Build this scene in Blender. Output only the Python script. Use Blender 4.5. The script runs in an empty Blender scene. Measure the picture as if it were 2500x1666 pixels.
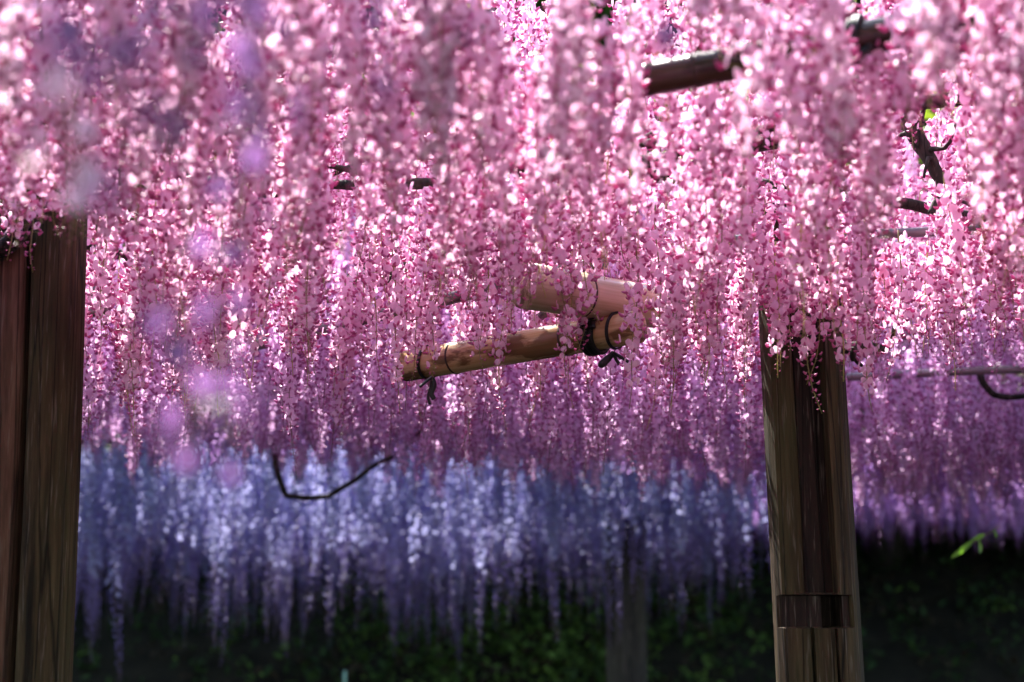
import bpy, bmesh, math, random
import numpy as np
from mathutils import Vector, Matrix, Euler, noise

SC = bpy.context.scene
COL = SC.collection
R = math.radians

# ------------------------------------------------------------------ camera, sky, sun, exposure
EYE = 1.6
PITCH = R(10.08)
FPX = 2500 * 50 / 36.0
cam_d = bpy.data.cameras.new('camera')
cam = bpy.data.objects.new('camera', cam_d)
COL.objects.link(cam)
cam.location = (0, 0, EYE)
cam.rotation_euler = (math.pi / 2 + PITCH, 0, 0)
cam_d.lens = 50
cam_d.sensor_width = 36
cam_d.clip_start = 0.05
cam_d.clip_end = 1500
cam_d.dof.use_dof = True
cam_d.dof.focus_distance = 3.0
cam_d.dof.aperture_fstop = 2.3
cam_d.dof.aperture_blades = 8
SC.camera = cam

SUN_EL, SUN_AZ = R(57), R(-22)       # azimuth from +Y (behind the scene), negative = to the left
world = bpy.data.worlds.new('World')
SC.world = world
world.use_nodes = True
wn = world.node_tree.nodes
sky = wn.new('ShaderNodeTexSky')
sky.sky_type = 'NISHITA'
sky.sun_disc = False
sky.sun_elevation = SUN_EL
sky.sun_rotation = SUN_AZ
world.node_tree.links.new(sky.outputs[0], wn['Background'].inputs[0])
wn['Background'].inputs[1].default_value = 0.15
sun_d = bpy.data.lights.new('sun', 'SUN')
sun_d.energy = 5.0
sun_d.angle = R(0.5)
sun_d.color = (1.0, 0.96, 0.91)
sun = bpy.data.objects.new('sun', sun_d)
COL.objects.link(sun)
sdir = Vector((math.sin(SUN_AZ) * math.cos(SUN_EL), math.cos(SUN_AZ) * math.cos(SUN_EL), math.sin(SUN_EL)))
sun.rotation_euler = sdir.to_track_quat('Z', 'Y').to_euler()
sun.location = sdir * 40

SC.view_settings.view_transform = 'Standard'
SC.view_settings.look = 'None'
SC.view_settings.gamma = 1
SC.view_settings.use_curve_mapping = False
SC.view_settings.exposure = 2.3
SC.render.engine = 'CYCLES'
SC.cycles.max_bounces = 12
SC.cycles.diffuse_bounces = 7
SC.cycles.transmission_bounces = 7
SC.cycles.glossy_bounces = 2
SC.cycles.sample_clamp_indirect = 6
SC.cycles.use_denoising = True

rng = np.random.default_rng(11)
random.seed(11)


def at(px, py, Y):
    """the world point seen at pixel (px, py) of the 2500-wide photograph, at ground distance Y"""
    u, v = (px - 1250) / FPX, (833 - py) / FPX
    d = Vector((u, math.cos(PITCH) - v * math.sin(PITCH), math.sin(PITCH) + v * math.cos(PITCH)))
    return Vector((0, 0, EYE)) + d * (Y / d.y)


def pix(x, y, z):
    dz = z - EYE
    dep = y * math.cos(PITCH) + dz * math.sin(PITCH)
    up = -y * math.sin(PITCH) + dz * math.cos(PITCH)
    return 1250 + FPX * x / dep, 833 - FPX * up / dep, dep


# ------------------------------------------------------------------ helpers
def tag(o, label=None, cat=None, group=None, kind=None):
    if label: o['label'] = label
    if cat: o['category'] = cat
    if group: o['group'] = group
    if kind: o['kind'] = kind
    return o


def empty(name, loc, rot=(0, 0, 0), parent=None):
    o = bpy.data.objects.new(name, None)
    o.empty_display_size = 0.05
    o.location = loc
    o.rotation_euler = rot
    COL.objects.link(o)
    if parent: o.parent = parent
    return o


def mesh_of(name, v, f, mats, fm=None, smooth=True):
    me = bpy.data.meshes.new(name)
    me.from_pydata([tuple(p) for p in v], [], [tuple(int(i) for i in q) for q in f])
    for m in (mats if isinstance(mats, (list, tuple)) else [mats]):
        me.materials.append(m)
    if fm is not None:
        me.polygons.foreach_set('material_index', np.array(fm, np.int32))
    if smooth:
        me.polygons.foreach_set('use_smooth', np.ones(len(me.polygons), bool))
    me.update()
    return me


def link(name, me, parent=None, loc=None, rot=None):
    o = bpy.data.objects.new(name, me)
    COL.objects.link(o)
    if parent: o.parent = parent
    if loc is not None: o.location = loc
    if rot is not None: o.rotation_euler = rot
    return o


class Geo:
    def __init__(s):
        s.v, s.f, s.m = [], [], []

    def add(s, v, f, m=0):
        b = len(s.v)
        s.v.extend(v)
        s.f.extend([[i + b for i in q] for q in f])
        s.m.extend([m] * len(f) if not isinstance(m, list) else m)

    def tube(s, pts, rad, n=8, m=0, cap=True, flat=1.0):
        pts = [Vector(p) for p in pts]
        if not isinstance(rad, (list, tuple)): rad = [rad] * len(pts)
        v, f = [], []
        ref = None
        for i, p in enumerate(pts):
            t = (pts[min(i + 1, len(pts) - 1)] - pts[max(i - 1, 0)]).normalized()
            if ref is None:
                ref = Vector((0, 0, 1)) if abs(t.z) < .9 else Vector((1, 0, 0))
            a = t.cross(ref).normalized()
            b = a.cross(t).normalized()
            ref = b
            for k in range(n):
                q = 2 * math.pi * k / n
                v.append(p + a * (math.cos(q) * rad[i]) + b * (math.sin(q) * rad[i] * flat))
        for i in range(len(pts) - 1):
            for k in range(n):
                f.append([i * n + k, i * n + (k + 1) % n, (i + 1) * n + (k + 1) % n, (i + 1) * n + k])
        if cap:
            f.append(list(range(n))[::-1])
            f.append([(len(pts) - 1) * n + k for k in range(n)])
        s.add(v, f, m)

    def mesh(s, name, mats, smooth=True):
        return mesh_of(name, s.v, s.f, mats, s.m, smooth)


# ------------------------------------------------------------------ materials
def mat(name):
    m = bpy.data.materials.new(name)
    m.use_nodes = True
    nt = m.node_tree
    b = nt.nodes['Principled BSDF']
    return m, nt, b


def N(nt, t, **kw):
    n = nt.nodes.new(t)
    for k, v in kw.items():
        if k in n.inputs.keys(): n.inputs[k].default_value = v
        else: setattr(n, k, v)
    return n


def ramp(nt, fac, stops):
    r = nt.nodes.new('ShaderNodeValToRGB')
    cr = r.color_ramp
    while len(cr.elements) < len(stops): cr.elements.new(.5)
    for e, (p, c) in zip(cr.elements, stops):
        e.position = p
        e.color = (*c, 1) if len(c) == 3 else c
    nt.links.new(fac, r.inputs[0])
    return r.outputs[0]


def petal(name, c_lo, c_hi, trans, t_amt=.5, rough=.42, spec=.45):
    """thin petal: reflects pale, lets through a deeper tone; every petal differs a little"""
    m, nt, b = mat(name)
    g = N(nt, 'ShaderNodeNewGeometry')
    oi = N(nt, 'ShaderNodeObjectInfo')
    a = N(nt, 'ShaderNodeMath', operation='MULTIPLY_ADD')
    nt.links.new(g.outputs['Random Per Island'], a.inputs[0])
    a.inputs[1].default_value = .6
    a2 = N(nt, 'ShaderNodeMath', operation='MULTIPLY')
    nt.links.new(oi.outputs['Random'], a2.inputs[0])
    a2.inputs[1].default_value = .4
    nt.links.new(a2.outputs[0], a.inputs[2])
    col = ramp(nt, a.outputs[0], [(0, c_lo), (1, c_hi)])
    nt.links.new(col, b.inputs['Base Color'])
    b.inputs['Roughness'].default_value = rough
    b.inputs['Specular IOR Level'].default_value = spec
    tr = N(nt, 'ShaderNodeBsdfTranslucent')
    mx = N(nt, 'ShaderNodeMix', data_type='RGBA', blend_type='MULTIPLY')
    mx.inputs[0].default_value = 1
    nt.links.new(col, mx.inputs[6])
    mx.inputs[7].default_value = (*trans, 1)
    nt.links.new(mx.outputs[2], tr.inputs[0])
    ms = N(nt, 'ShaderNodeMixShader')
    ms.inputs[0].default_value = t_amt
    nt.links.new(b.outputs[0], ms.inputs[1])
    nt.links.new(tr.outputs[0], ms.inputs[2])
    nt.links.new(ms.outputs[0], nt.nodes['Material Output'].inputs[0])
    return m


def plain(name, c, rough=.6, spec=.4):
    m, nt, b = mat(name)
    b.inputs['Base Color'].default_value = (*c, 1)
    b.inputs['Roughness'].default_value = rough
    b.inputs['Specular IOR Level'].default_value = spec
    return m


STEM = petal('green_stem', (.16, .10, .05), (.34, .36, .09), (1, 1, .5), .2)
DARKSTEM = petal('brown_stem', (.07, .035, .035), (.18, .10, .07), (1, .8, .6), .12)
BUDSTEM = petal('lime_stem', (.42, .40, .12), (.62, .58, .22), (1, 1, .5), .3)
TONES = {
    'pink': [petal('pink_banner', (.85, .53, .70), (.97, .78, .88), (1, .84, .96), .52),
             petal('rose_keel', (.46, .07, .25), (.80, .28, .53), (1, .7, .92), .40), STEM],
    'rose': [petal('rose_banner', (.78, .38, .55), (.92, .58, .72), (1, .76, .9), .5),
             petal('deep_rose_keel', (.42, .06, .18), (.66, .15, .34), (1, .7, .85), .40), STEM],
    'mauve': [petal('shade_mauve_banner', (.73, .46, .71), (.93, .75, .93), (1, .85, 1), .5),  # farther pink bloom, its bluish shade mixed into the petal colour
              petal('shade_plum_keel', (.38, .09, .30), (.62, .22, .50), (1, .7, .9), .4), DARKSTEM],
    'violet': [petal('shade_violet_banner', (.50, .32, .64), (.70, .52, .84), (.97, .8, 1), .5),  # same bloom further back, deeper shade put into the colour
               petal('shade_violet_keel', (.28, .08, .38), (.46, .18, .56), (.95, .7, 1), .4), DARKSTEM],
    'purple': [petal('shade_purple_banner', (.24, .12, .30), (.38, .22, .46), (1, .8, .97), .48, .6, .2),  # bloom close by, its shade painted in as darker purple petals
               petal('shade_purple_keel', (.20, .05, .24), (.34, .11, .38), (.95, .7, 1), .4, .6, .2), DARKSTEM],
    'blue': [petal('blue_banner', (.29, .29, .52), (.54, .55, .79), (.93, .92, 1), .5),
             petal('blue_keel', (.20, .14, .46), (.38, .30, .66), (.9, .8, 1), .4), DARKSTEM],
}


def wood_mat(name, c1, c2, c3, scale=(60, 60, 4.2), moss=.25, bump=1.0):
    m, nt, b = mat(name)
    tc = N(nt, 'ShaderNodeTexCoord')
    mp = N(nt, 'ShaderNodeMapping')
    mp.inputs['Scale'].default_value = scale
    nt.links.new(tc.outputs['Object'], mp.inputs[0])
    n1 = N(nt, 'ShaderNodeTexNoise', Scale=1.0, Detail=8.0, Roughness=.65)
    nt.links.new(mp.outputs[0], n1.inputs['Vector'])
    col = ramp(nt, n1.outputs[0], [(.28, c1), (.5, c2), (.74, c3)])
    n2 = N(nt, 'ShaderNodeTexNoise', Scale=3.2, Detail=4.0)
    mp2 = N(nt, 'ShaderNodeMapping')
    mp2.inputs['Scale'].default_value = (2.2, 2.2, .5)
    nt.links.new(tc.outputs['Object'], mp2.inputs[0])
    nt.links.new(mp2.outputs[0], n2.inputs['Vector'])
    fac = ramp(nt, n2.outputs[0], [(.45, (0, 0, 0)), (.75, (moss, moss, moss))])
    mx = N(nt, 'ShaderNodeMix', data_type='RGBA')
    nt.links.new(fac, mx.inputs[0])
    nt.links.new(col, mx.inputs[6])
    mx.inputs[7].default_value = (.075, .08, .03, 1)
    # pale weathered streaks
    mp3 = N(nt, 'ShaderNodeMapping')
    mp3.inputs['Scale'].default_value = (190, 190, 11)
    nt.links.new(tc.outputs['Object'], mp3.inputs[0])
    n3 = N(nt, 'ShaderNodeTexNoise', Scale=1.0, Detail=3.0)
    nt.links.new(mp3.outputs[0], n3.inputs['Vector'])
    f3 = ramp(nt, n3.outputs[0], [(.58, (0, 0, 0)), (.72, (.38, .38, .38))])
    mx2 = N(nt, 'ShaderNodeMix', data_type='RGBA')
    nt.links.new(f3, mx2.inputs[0])
    nt.links.new(mx.outputs[2], mx2.inputs[6])
    mx2.inputs[7].default_value = (.20, .16, .125, 1)
    nt.links.new(mx2.outputs[2], b.inputs['Base Color'])
    # drying cracks: thin dark lines along the grain
    mp4 = N(nt, 'ShaderNodeMapping')
    mp4.inputs['Scale'].default_value = (34, 34, 1.1)
    nt.links.new(tc.outputs['Object'], mp4.inputs[0])
    n4 = N(nt, 'ShaderNodeTexVoronoi', feature='DISTANCE_TO_EDGE', Scale=1.0)
    nd = N(nt, 'ShaderNodeMix', data_type='RGBA')
    nd.inputs[0].default_value = .18
    nt.links.new(mp4.outputs[0], nd.inputs[6])
    nt.links.new(n1.outputs['Color'], nd.inputs[7])
    nt.links.new(nd.outputs[2], n4.inputs['Vector'])
    f4 = ramp(nt, n4.outputs['Distance'], [(.0, (.22, .22, .22)), (.045, (1, 1, 1))])
    mx4 = N(nt, 'ShaderNodeMix', data_type='RGBA', blend_type='MULTIPLY')
    mx4.inputs[0].default_value = 1
    nt.links.new(mx2.outputs[2], mx4.inputs[6])
    nt.links.new(f4, mx4.inputs[7])
    nt.links.new(mx4.outputs[2], b.inputs['Base Color'])
    b.inputs['Roughness'].default_value = .82
    b.inputs['Specular IOR Level'].default_value = .15
    bp = N(nt, 'ShaderNodeBump', Strength=bump, Distance=.004)
    nt.links.new(n1.outputs[0], bp.inputs['Height'])
    nt.links.new(bp.outputs[0], b.inputs['Normal'])
    return m


WOOD_L = wood_mat('weathered_red_timber', (.026, .011, .006), (.082, .040, .024), (.15, .088, .056))
WOOD_R = wood_mat('weathered_brown_timber', (.010, .006, .003), (.038, .023, .010), (.08, .052, .024), moss=.5)
SIDE = wood_mat('shaded_side_wood', (.008, .006, .004), (.022, .016, .009), (.045, .032, .018), moss=.3)  # darker wood for the right facet, shade of its turned-away side painted in
CHANNEL = wood_mat('recess_shade_wood', (.008, .004, .003), (.018, .009, .007), (.035, .018, .012), moss=.1)  # shade inside channel, notch and split painted into the wood colour
WOOD_D = wood_mat('grey_timber', (.015, .013, .012), (.03, .027, .025), (.05, .046, .043))
BARK = wood_mat('vine_bark', (.012, .010, .009), (.032, .026, .022), (.07, .058, .048), scale=(30, 30, 9), bump=.8)


def bamboo_mat(name, c1, c2, dark, cov=.5):
    m, nt, b = mat(name)
    tc = N(nt, 'ShaderNodeTexCoord')
    n1 = N(nt, 'ShaderNodeTexNoise', Scale=9.0, Detail=6.0, Roughness=.6)
    mp = N(nt, 'ShaderNodeMapping')
    mp.inputs['Scale'].default_value = (1.6, 1.6, .55)
    nt.links.new(tc.outputs['Object'], mp.inputs[0])
    nt.links.new(mp.outputs[0], n1.inputs['Vector'])
    n2 = N(nt, 'ShaderNodeTexNoise', Scale=1.0, Detail=3.0)
    mp2 = N(nt, 'ShaderNodeMapping')
    mp2.inputs['Scale'].default_value = (120, 120, 3)
    nt.links.new(tc.outputs['Object'], mp2.inputs[0])
    nt.links.new(mp2.outputs[0], n2.inputs['Vector'])
    base = ramp(nt, n2.outputs[0], [(.3, c1), (.7, c2)])
    fac = ramp(nt, n1.outputs[0], [(cov, (0, 0, 0)), (cov + .05, (.8, .8, .8))])
    mx = N(nt, 'ShaderNodeMix', data_type='RGBA')
    nt.links.new(fac, mx.inputs[0])
    nt.links.new(base, mx.inputs[6])
    mx.inputs[7].default_value = (*dark, 1)
    nt.links.new(mx.outputs[2], b.inputs['Base Color'])
    b.inputs['Roughness'].default_value = .27
    b.inputs['Specular IOR Level'].default_value = .5
    bp = N(nt, 'ShaderNodeBump', Strength=.25, Distance=.002)
    nt.links.new(n2.outputs[0], bp.inputs['Height'])
    nt.links.new(bp.outputs[0], b.inputs['Normal'])
    return m


BAMBOO = bamboo_mat('aged_tan_bamboo', (.46, .29, .12), (.66, .49, .26), (.11, .045, .014), .47)
BAMBOO2 = bamboo_mat('aged_pale_bamboo', (.54, .40, .25), (.72, .58, .40), (.14, .07, .035), .56)
GREYPOLE = bamboo_mat('grey_pole', (.12, .10, .10), (.22, .19, .19), (.05, .04, .045), .55)
BLACKCORD = plain('black_cord', (.012, .012, .013), .45)
LEAF = petal('wisteria_leaf', (.10, .16, .03), (.26, .32, .06), (.9, 1, .35), .45)
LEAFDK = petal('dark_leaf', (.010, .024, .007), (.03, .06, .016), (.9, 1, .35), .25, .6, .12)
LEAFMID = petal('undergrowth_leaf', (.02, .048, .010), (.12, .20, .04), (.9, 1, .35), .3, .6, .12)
LITTER = petal('dead_leaf', (.012, .009, .006), (.04, .03, .018), (1, .8, .5), .1, .8, .1)

# ground: dark soil and leaf litter
SOIL, nt, b = mat('dark_soil')
tc = N(nt, 'ShaderNodeTexCoord')
n1 = N(nt, 'ShaderNodeTexNoise', Scale=5.0, Detail=9.0, Roughness=.7)
nt.links.new(tc.outputs['Object'], n1.inputs['Vector'])
nt.links.new(ramp(nt, n1.outputs[0], [(.3, (.006, .0055, .004)), (.6, (.016, .014, .009)), (.8, (.03, .026, .016))]), b.inputs['Base Color'])
b.inputs['Roughness'].default_value = .95
b.inputs['Specular IOR Level'].default_value = .1
bp = N(nt, 'ShaderNodeBump', Strength=.8, Distance=.04)
nt.links.new(n1.outputs[0], bp.inputs['Height'])
nt.links.new(bp.outputs[0], b.inputs['Normal'])


# ------------------------------------------------------------------ ground with the bank behind the garden
def ground_z(x, y):
    t = max(0.0, y - 10.6)
    z = 0.62 * t * min(1, t / 1.5) if t < 12 else 0.62 * 12 + (t - 12) * .05
    z += .22 * noise.noise(Vector((x * .5, y * .5, 2))) * min(1, t / 1.0)
    z += .05 * noise.noise(Vector((x * 2.1, y * 2.1, 7)))
    return z


ax = np.concatenate([[-300, -120, -50, -25, -14], np.arange(-9, 9.01, .3), [14, 25, 50, 120, 300]])
ay = np.concatenate([[-300, -120, -50, -20, -8, -4], np.arange(0, 24.01, .3), [30, 50, 120, 300]])
gv = [(x, y, ground_z(x, y)) for y in ay for x in ax]
nx = len(ax)
gf = [(j * nx + i, j * nx + i + 1, (j + 1) * nx + i + 1, (j + 1) * nx + i) for j in range(len(ay) - 1) for i in range(nx - 1)]
g = link('ground', mesh_of('ground', gv, gf, SOIL))
tag(g, kind='structure')


# ------------------------------------------------------------------ posts
def left_post():
    top = 2.62
    c = at(58, 1000, 2.75)
    root = empty('timber_post', (c.x + .018 * c.z, c.y + .06, 0), (0, -.018, 0))
    tag(root, 'thick reddish brown timber post with a long dark split down its front', 'post')
    rad = .081
    # two halves of one log either side of a drying split
    for side, me_mat, nm in ((-1, WOOD_L, 'log_half'), (1, WOOD_R, 'log_half')):
        na, nz = 40, 90
        v, f = [], []
        for j in range(nz + 1):
            z = -.1 + (top + .1) * j / nz
            off = .004 * noise.noise(Vector((0, 3, z * 1.3)))
            for i in range(na):
                q = i / (na - 1) * math.pi
                # half disc outline with rounded front edge at the split
                s = math.sin(q)
                x = side * (.0078 + rad * s ** .8)
                y = -rad * math.cos(q) * (1 - .10 * (1 - s) ** 6)
                w = 1 + .035 * noise.noise(Vector((side * 3 + q * 2.2, 1.7, z * .8))) + .02 * noise.noise(Vector((q * 9, side * 5, z * 1.2)))
                v.append((x * w + off + (-.002 if side > 0 else .001) * math.sin(z * 3), y * w, z))
        for j in range(nz):
            for i in range(na):
                i2 = (i + 1) % na
                q4 = (j * na + i, j * na + i2, (j + 1) * na + i2, (j + 1) * na + i)
                f.append(q4 if side > 0 else q4[::-1])
        f.append([nz * na + i for i in range(na)] if side > 0 else [nz * na + i for i in range(na)][::-1])
        o = link(nm, mesh_of('log_half', v, f, me_mat), root)
        o['label'] = 'redder narrow half of the split log' if side < 0 else 'browner mossy half of the split log'
    # heart wood deep in the split, in the shade-darkened recess wood
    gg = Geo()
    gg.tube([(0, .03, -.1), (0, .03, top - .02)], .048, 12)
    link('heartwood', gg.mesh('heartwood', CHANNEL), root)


left_post()


def right_post():
    base = at(2020, 1640, 2.93)
    topc = at(1965, 700, 2.93)
    lean = (topc.x - base.x) / (topc.z - base.z)
    cx0 = base.x - lean * (base.z)
    root = empty('timber_post', (cx0, 2.93 + .06, 0))
    tag(root, 'faceted brown timber post with a notch cut in it and a dark channel above', 'post')
    zn1 = at(1990, 1452, 2.87).z    # notch top
    zn0 = at(1990, 1536, 2.87).z    # notch bottom
    hw = .0885
    zs = sorted(set([round(z, 4) for z in np.linspace(-.1, 2.42, 100)] + [zn0 - .004, zn0, zn0 + .003, zn1 - .003, zn1, zn1 + .004]))
    # outline of the hewn log, x across the front; y negative faces the camera
    outline = [(-hw, .02), (-hw * .99, -.02), (-hw * .90, -.048), (-hw * .72, -.066), (-.034, -.080)]
    outline += [(x, -.084) for x in np.linspace(-.031, .030, 22)]
    outline += [(.036, -.082), (.052, -.074), (.0585, -.068), (.060, -.066), (hw * .80, -.045), (hw * .97, -.012), (hw, .03), (hw * .9, .06), (.05, .085), (0, .092), (-.05, .085), (-hw * .9, .055)]
    n = len(outline)
    v = []
    for z in zs:
        e1 = -.032 + .005 * noise.noise(Vector((1, 0, z * 1.6))) + .006 * math.sin(z * 2.2 + .5)
        e2 = .024 + .006 * noise.noise(Vector((4, 0, z * 1.4))) - .004 * math.sin(z * 2.6)
        for (x, y) in outline:
            px, py = x, y
            front = y < -.03
            if front and z > zn1 + .001:
                if e1 < x < e2:
                    py = y + .040 - (.010 if x < (e1 * .3 + e2 * .7) else 0)
            elif front and zn0 < z < zn1 - .0005:
                if x < .056: py = y + .013
                if -.006 < x < .034: py = y + .078
            elif front:
                if abs(x + .030) < .0035 or abs(x - .0185) < .0025: py = y + .016
                elif -.028 < x < .017: py = y + .004
            w = 1 + .02 * noise.noise(Vector((x * 20, 2, z * 1.1)))
            taper = 1 + .02 * (1.4 - z)
            v.append((px * w * taper + lean * z, py * w * taper, z))
    f = []
    for j in range(len(zs) - 1):
        for i in range(n):
            i2 = (i + 1) % n
            f.append((j * n + i, j * n + i2, (j + 1) * n + i2, (j + 1) * n + i))
    f.append([(len(zs) - 1) * n + i for i in range(n)])
    fm = []
    for j in range(len(zs) - 1):
        for i in range(n):
            zc = (zs[j] + zs[j + 1]) / 2
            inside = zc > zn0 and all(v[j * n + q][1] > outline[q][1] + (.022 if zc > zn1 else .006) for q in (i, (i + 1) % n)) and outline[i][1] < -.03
            fm.append(1 if inside else 2 if outline[i][0] > .065 and outline[i][1] < .08 else 0)  # recess faces take the painted shade, right side the darker wood
    fm.append(0)
    me = mesh_of('hewn_log', v, f, [WOOD_R, CHANNEL, SIDE], fm, smooth=False)
    link('hewn_log', me, root)


right_post()


def far_post(px, py, Y, w, top, label):
    p = at(px, py, Y)
    root = empty('timber_post', (p.x, Y, ground_z(p.x, Y) - .05))
    tag(root, label, 'post')
    n, v, f = 20, [], []
    for j in range(30):
        z = top * j / 29
        for i in range(n):
            q = 2 * math.pi * i / n
            r = w * .5 * (1 + .03 * noise.noise(Vector((math.cos(q) * 2, math.sin(q) * 2, z))))
            r *= 1 / max(abs(math.cos(q)), abs(math.sin(q)), .83) * .92
            v.append((r * math.cos(q), r * math.sin(q), z))
    for j in range(29):
        for i in range(n):
            f.append((j * n + i, j * n + (i + 1) % n, (j + 1) * n + (i + 1) % n, (j + 1) * n + i))
    f.append([29 * n + i for i in range(n)])
    link('post_shaft', mesh_of('post_shaft', v, f, WOOD_D), root)
    gg = Geo()
    gg.tube([(0, 0, .02), (0, 0, .16)], w * .75, 14)
    link('footing', gg.mesh('footing', plain('concrete_footing', (.22, .21, .2), .9)), root)


far_post(1530, 1600, 8.3, .245, 2.75, 'distant grey square post behind the tips of the blue wisteria')


# ------------------------------------------------------------------ poles
def pole(name, p0, p1, rad, m, label, cat, spacing=0, seed=0, n=20, nodemat=None, group=None):
    p0, p1 = Vector(p0), Vector(p1)
    L = (p1 - p0).length
    root = empty(name, p0)
    root.rotation_mode = 'QUATERNION'
    root.rotation_quaternion = (p1 - p0).to_track_quat('Z', 'Y')
    tag(root, label, cat, group)
    rnd = random.Random(seed)
    nodes = []
    if spacing:
        z = rnd.uniform(.1, spacing)
        while z < L:
            nodes.append(z)
            z += spacing * rnd.uniform(.85, 1.15)
    zs = list(np.linspace(0, L, max(int(L / .05), 4)))
    for z in nodes:
        zs += [z - .02, z - .008, z - .003, z, z + .003, z + .008, z + .02]
    zs = sorted(z for z in zs if 0 <= z <= L)
    rr = []
    for z in zs:
        r = rad * (1 + .03 * noise.noise(Vector((seed, z * 2, 0))) - .04 * z / L)
        for q in nodes:
            d = abs(z - q)
            if d < .021: r += rad * (.07 * math.exp(-(d / .008) ** 2) - .05 * math.exp(-(d / .0025) ** 2))
        rr.append(r)
    pts = [(.012 * L * .3 * noise.noise(Vector((seed, 5, z * .7))), .012 * L * .3 * noise.noise(Vector((seed, 9, z * .7))), z) for z in zs]
    gg = Geo()
    gg.tube(pts, rr, n)
    culm = link('culm' if spacing else 'pipe', gg.mesh('culm', m), root)
    for q in nodes:
        k = min(range(len(zs)), key=lambda i: abs(zs[i] - q))
        ring = Geo()
        p = Vector(pts[k])
        ring.tube([p + Vector((0, 0, d)) for d in (-.0055, -.003, 0, .003)], [rr[k] * 1.0, rr[k] * 1.035, rr[k] * 1.04, rr[k] * 1.0], n)
        link('joint_ring', ring.mesh('joint_ring', nodemat or m), culm)
    return root


RING = plain('dark_joint', (.05, .028, .018), .6)
A0, A1 = at(1000, 893, 3.22), at(1530, 803, 2.87)
dA = (A1 - A0)
pole('bamboo_pole', A0 - dA * .02, A1 + dA * .05, .0355, BAMBOO, 'lower mottled tan bamboo pole with a black tie, sloping up to the right', 'bamboo pole', .30, 3, 24, RING)
B0, B1 = at(1240, 690, 2.74), at(1520, 738, 2.93)
B0.z += 0.0
dB = (B1 - B0)
pole('bamboo_pole', B0 + dB * .13, B1 + dB * .30, .047, BAMBOO2, 'thicker pale bamboo pole crossing over the lower one behind the pink blooms', 'bamboo pole', .34, 8, 24, RING)
C0, C1 = at(770, 808, 3.5), at(1400, 658, 3.0)
dC = C1 - C0
pole('thin_pole', C0 - dC * .3, C1 + dC * .1, .0155, GREYPOLE, 'thin grey pole running behind the blooms just above both bamboos', 'pole', .33, 5, 14, RING)
D0, D1 = at(120, 785, 3.25), at(240, 757, 3.15)
pole('grey_pole', D0 - (D1 - D0) * 3, D1 + (D1 - D0) * .15, .0150, GREYPOLE, 'lower grey pole end sticking out past the left split post', 'pole', 0, 6, 14)
D0, D1 = at(120, 735, 3.3), at(225, 715, 3.2)
pole('grey_pole', D0 - (D1 - D0) * 3, D1 + (D1 - D0) * .1, .0140, GREYPOLE, 'upper grey pole end sticking out past the left split post', 'pole', 0, 7, 14)
E0, E1 = at(2070, 921, 4.4), at(2500, 903, 4.4)
pole('steel_pipe', E0 - (E1 - E0) * .3, E1 + (E1 - E0) * 1.2, .0135, GREYPOLE, 'long dark steel pipe crossing level to the right of the notched post', 'pipe', 0, 9, 14)
E0, E1 = at(2300, 1036, 5.6), at(2500, 1024, 5.6)
pole('steel_pipe', E0 - (E1 - E0) * .2, E1 + (E1 - E0) * 2, .014, GREYPOLE, 'short dark pipe further back under the long pipe at right', 'pipe', 0, 10, 14)
E0, E1 = at(1700, 590, 3.3), at(2120, 572, 3.3)
pole('steel_pipe', E0, E1 + (E1 - E0) * .8, .0125, GREYPOLE, 'dark pipe half hidden in the bloom above the notched post', 'pipe', 0, 12, 14)
F0, F1 = at(1530, 205, 2.02), at(2120, 92, 1.88)
pole('bamboo_pole', F0 - (F1 - F0) * .05, F1 + (F1 - F0) * .30, .025, bamboo_mat('dark_bamboo', (.05, .028, .018), (.10, .06, .038), (.02, .010, .009), .48),
     'blurred dark pole close by, crossing the top of the view at right', 'bamboo pole', .36, 14, 20, RING)
G0, G1 = at(1105, 950, 3.9), at(1190, 880, 3.6)
pole('thin_pole', G0, G1 + (G1 - G0) * 1.5, .011, GREYPOLE, 'short grey stick poking out under the lower bamboo pole', 'pole', 0, 15, 12)


# ------------------------------------------------------------------ ties
def tie(center, axis, rad, width, label, ends, cord=.004):
    axis = Vector(axis).normalized()
    root = empty('black_tie', center)
    tag(root, label, 'tie')
    a = axis.cross(Vector((0, 0, 1))).normalized()
    b = a.cross(axis).normalized()
    gg = Geo()
    n = 40
    for w in np.linspace(-width / 2, width / 2, 3):
        pts = []
        for k in range(n + 1):
            q = 2 * math.pi * k / n
            pts.append(axis * (w + .006 * math.sin(q)) + a * (math.cos(q) * rad) + b * (math.sin(q) * rad))
        gg.tube(pts, width / 5 + .001, 8, cap=False)
    link('loop', gg.mesh('loop', BLACKCORD), root)
    c = Vector(center)
    for e in ends:
        gg = Geo()
        pts = [Vector(p) - c for p in e]
        # smooth curve through points
        sm = []
        for i in range(len(pts) - 1):
            for t in np.linspace(0, 1, 6, endpoint=False):
                sm.append(pts[i].lerp(pts[i + 1], t))
        sm.append(pts[-1])
        for _ in range(3):
            sm = [sm[0]] + [(sm[i - 1] + sm[i] * 2 + sm[i + 1]) / 4 for i in range(1, len(sm) - 1)] + [sm[-1]]
        gg.tube(sm, cord, 8, flat=.55)
        link('tail', gg.mesh('tail', BLACKCORD), root)


def poleA(px):
    t = (px - 1000) / 530
    return A0 + dA * t


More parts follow.
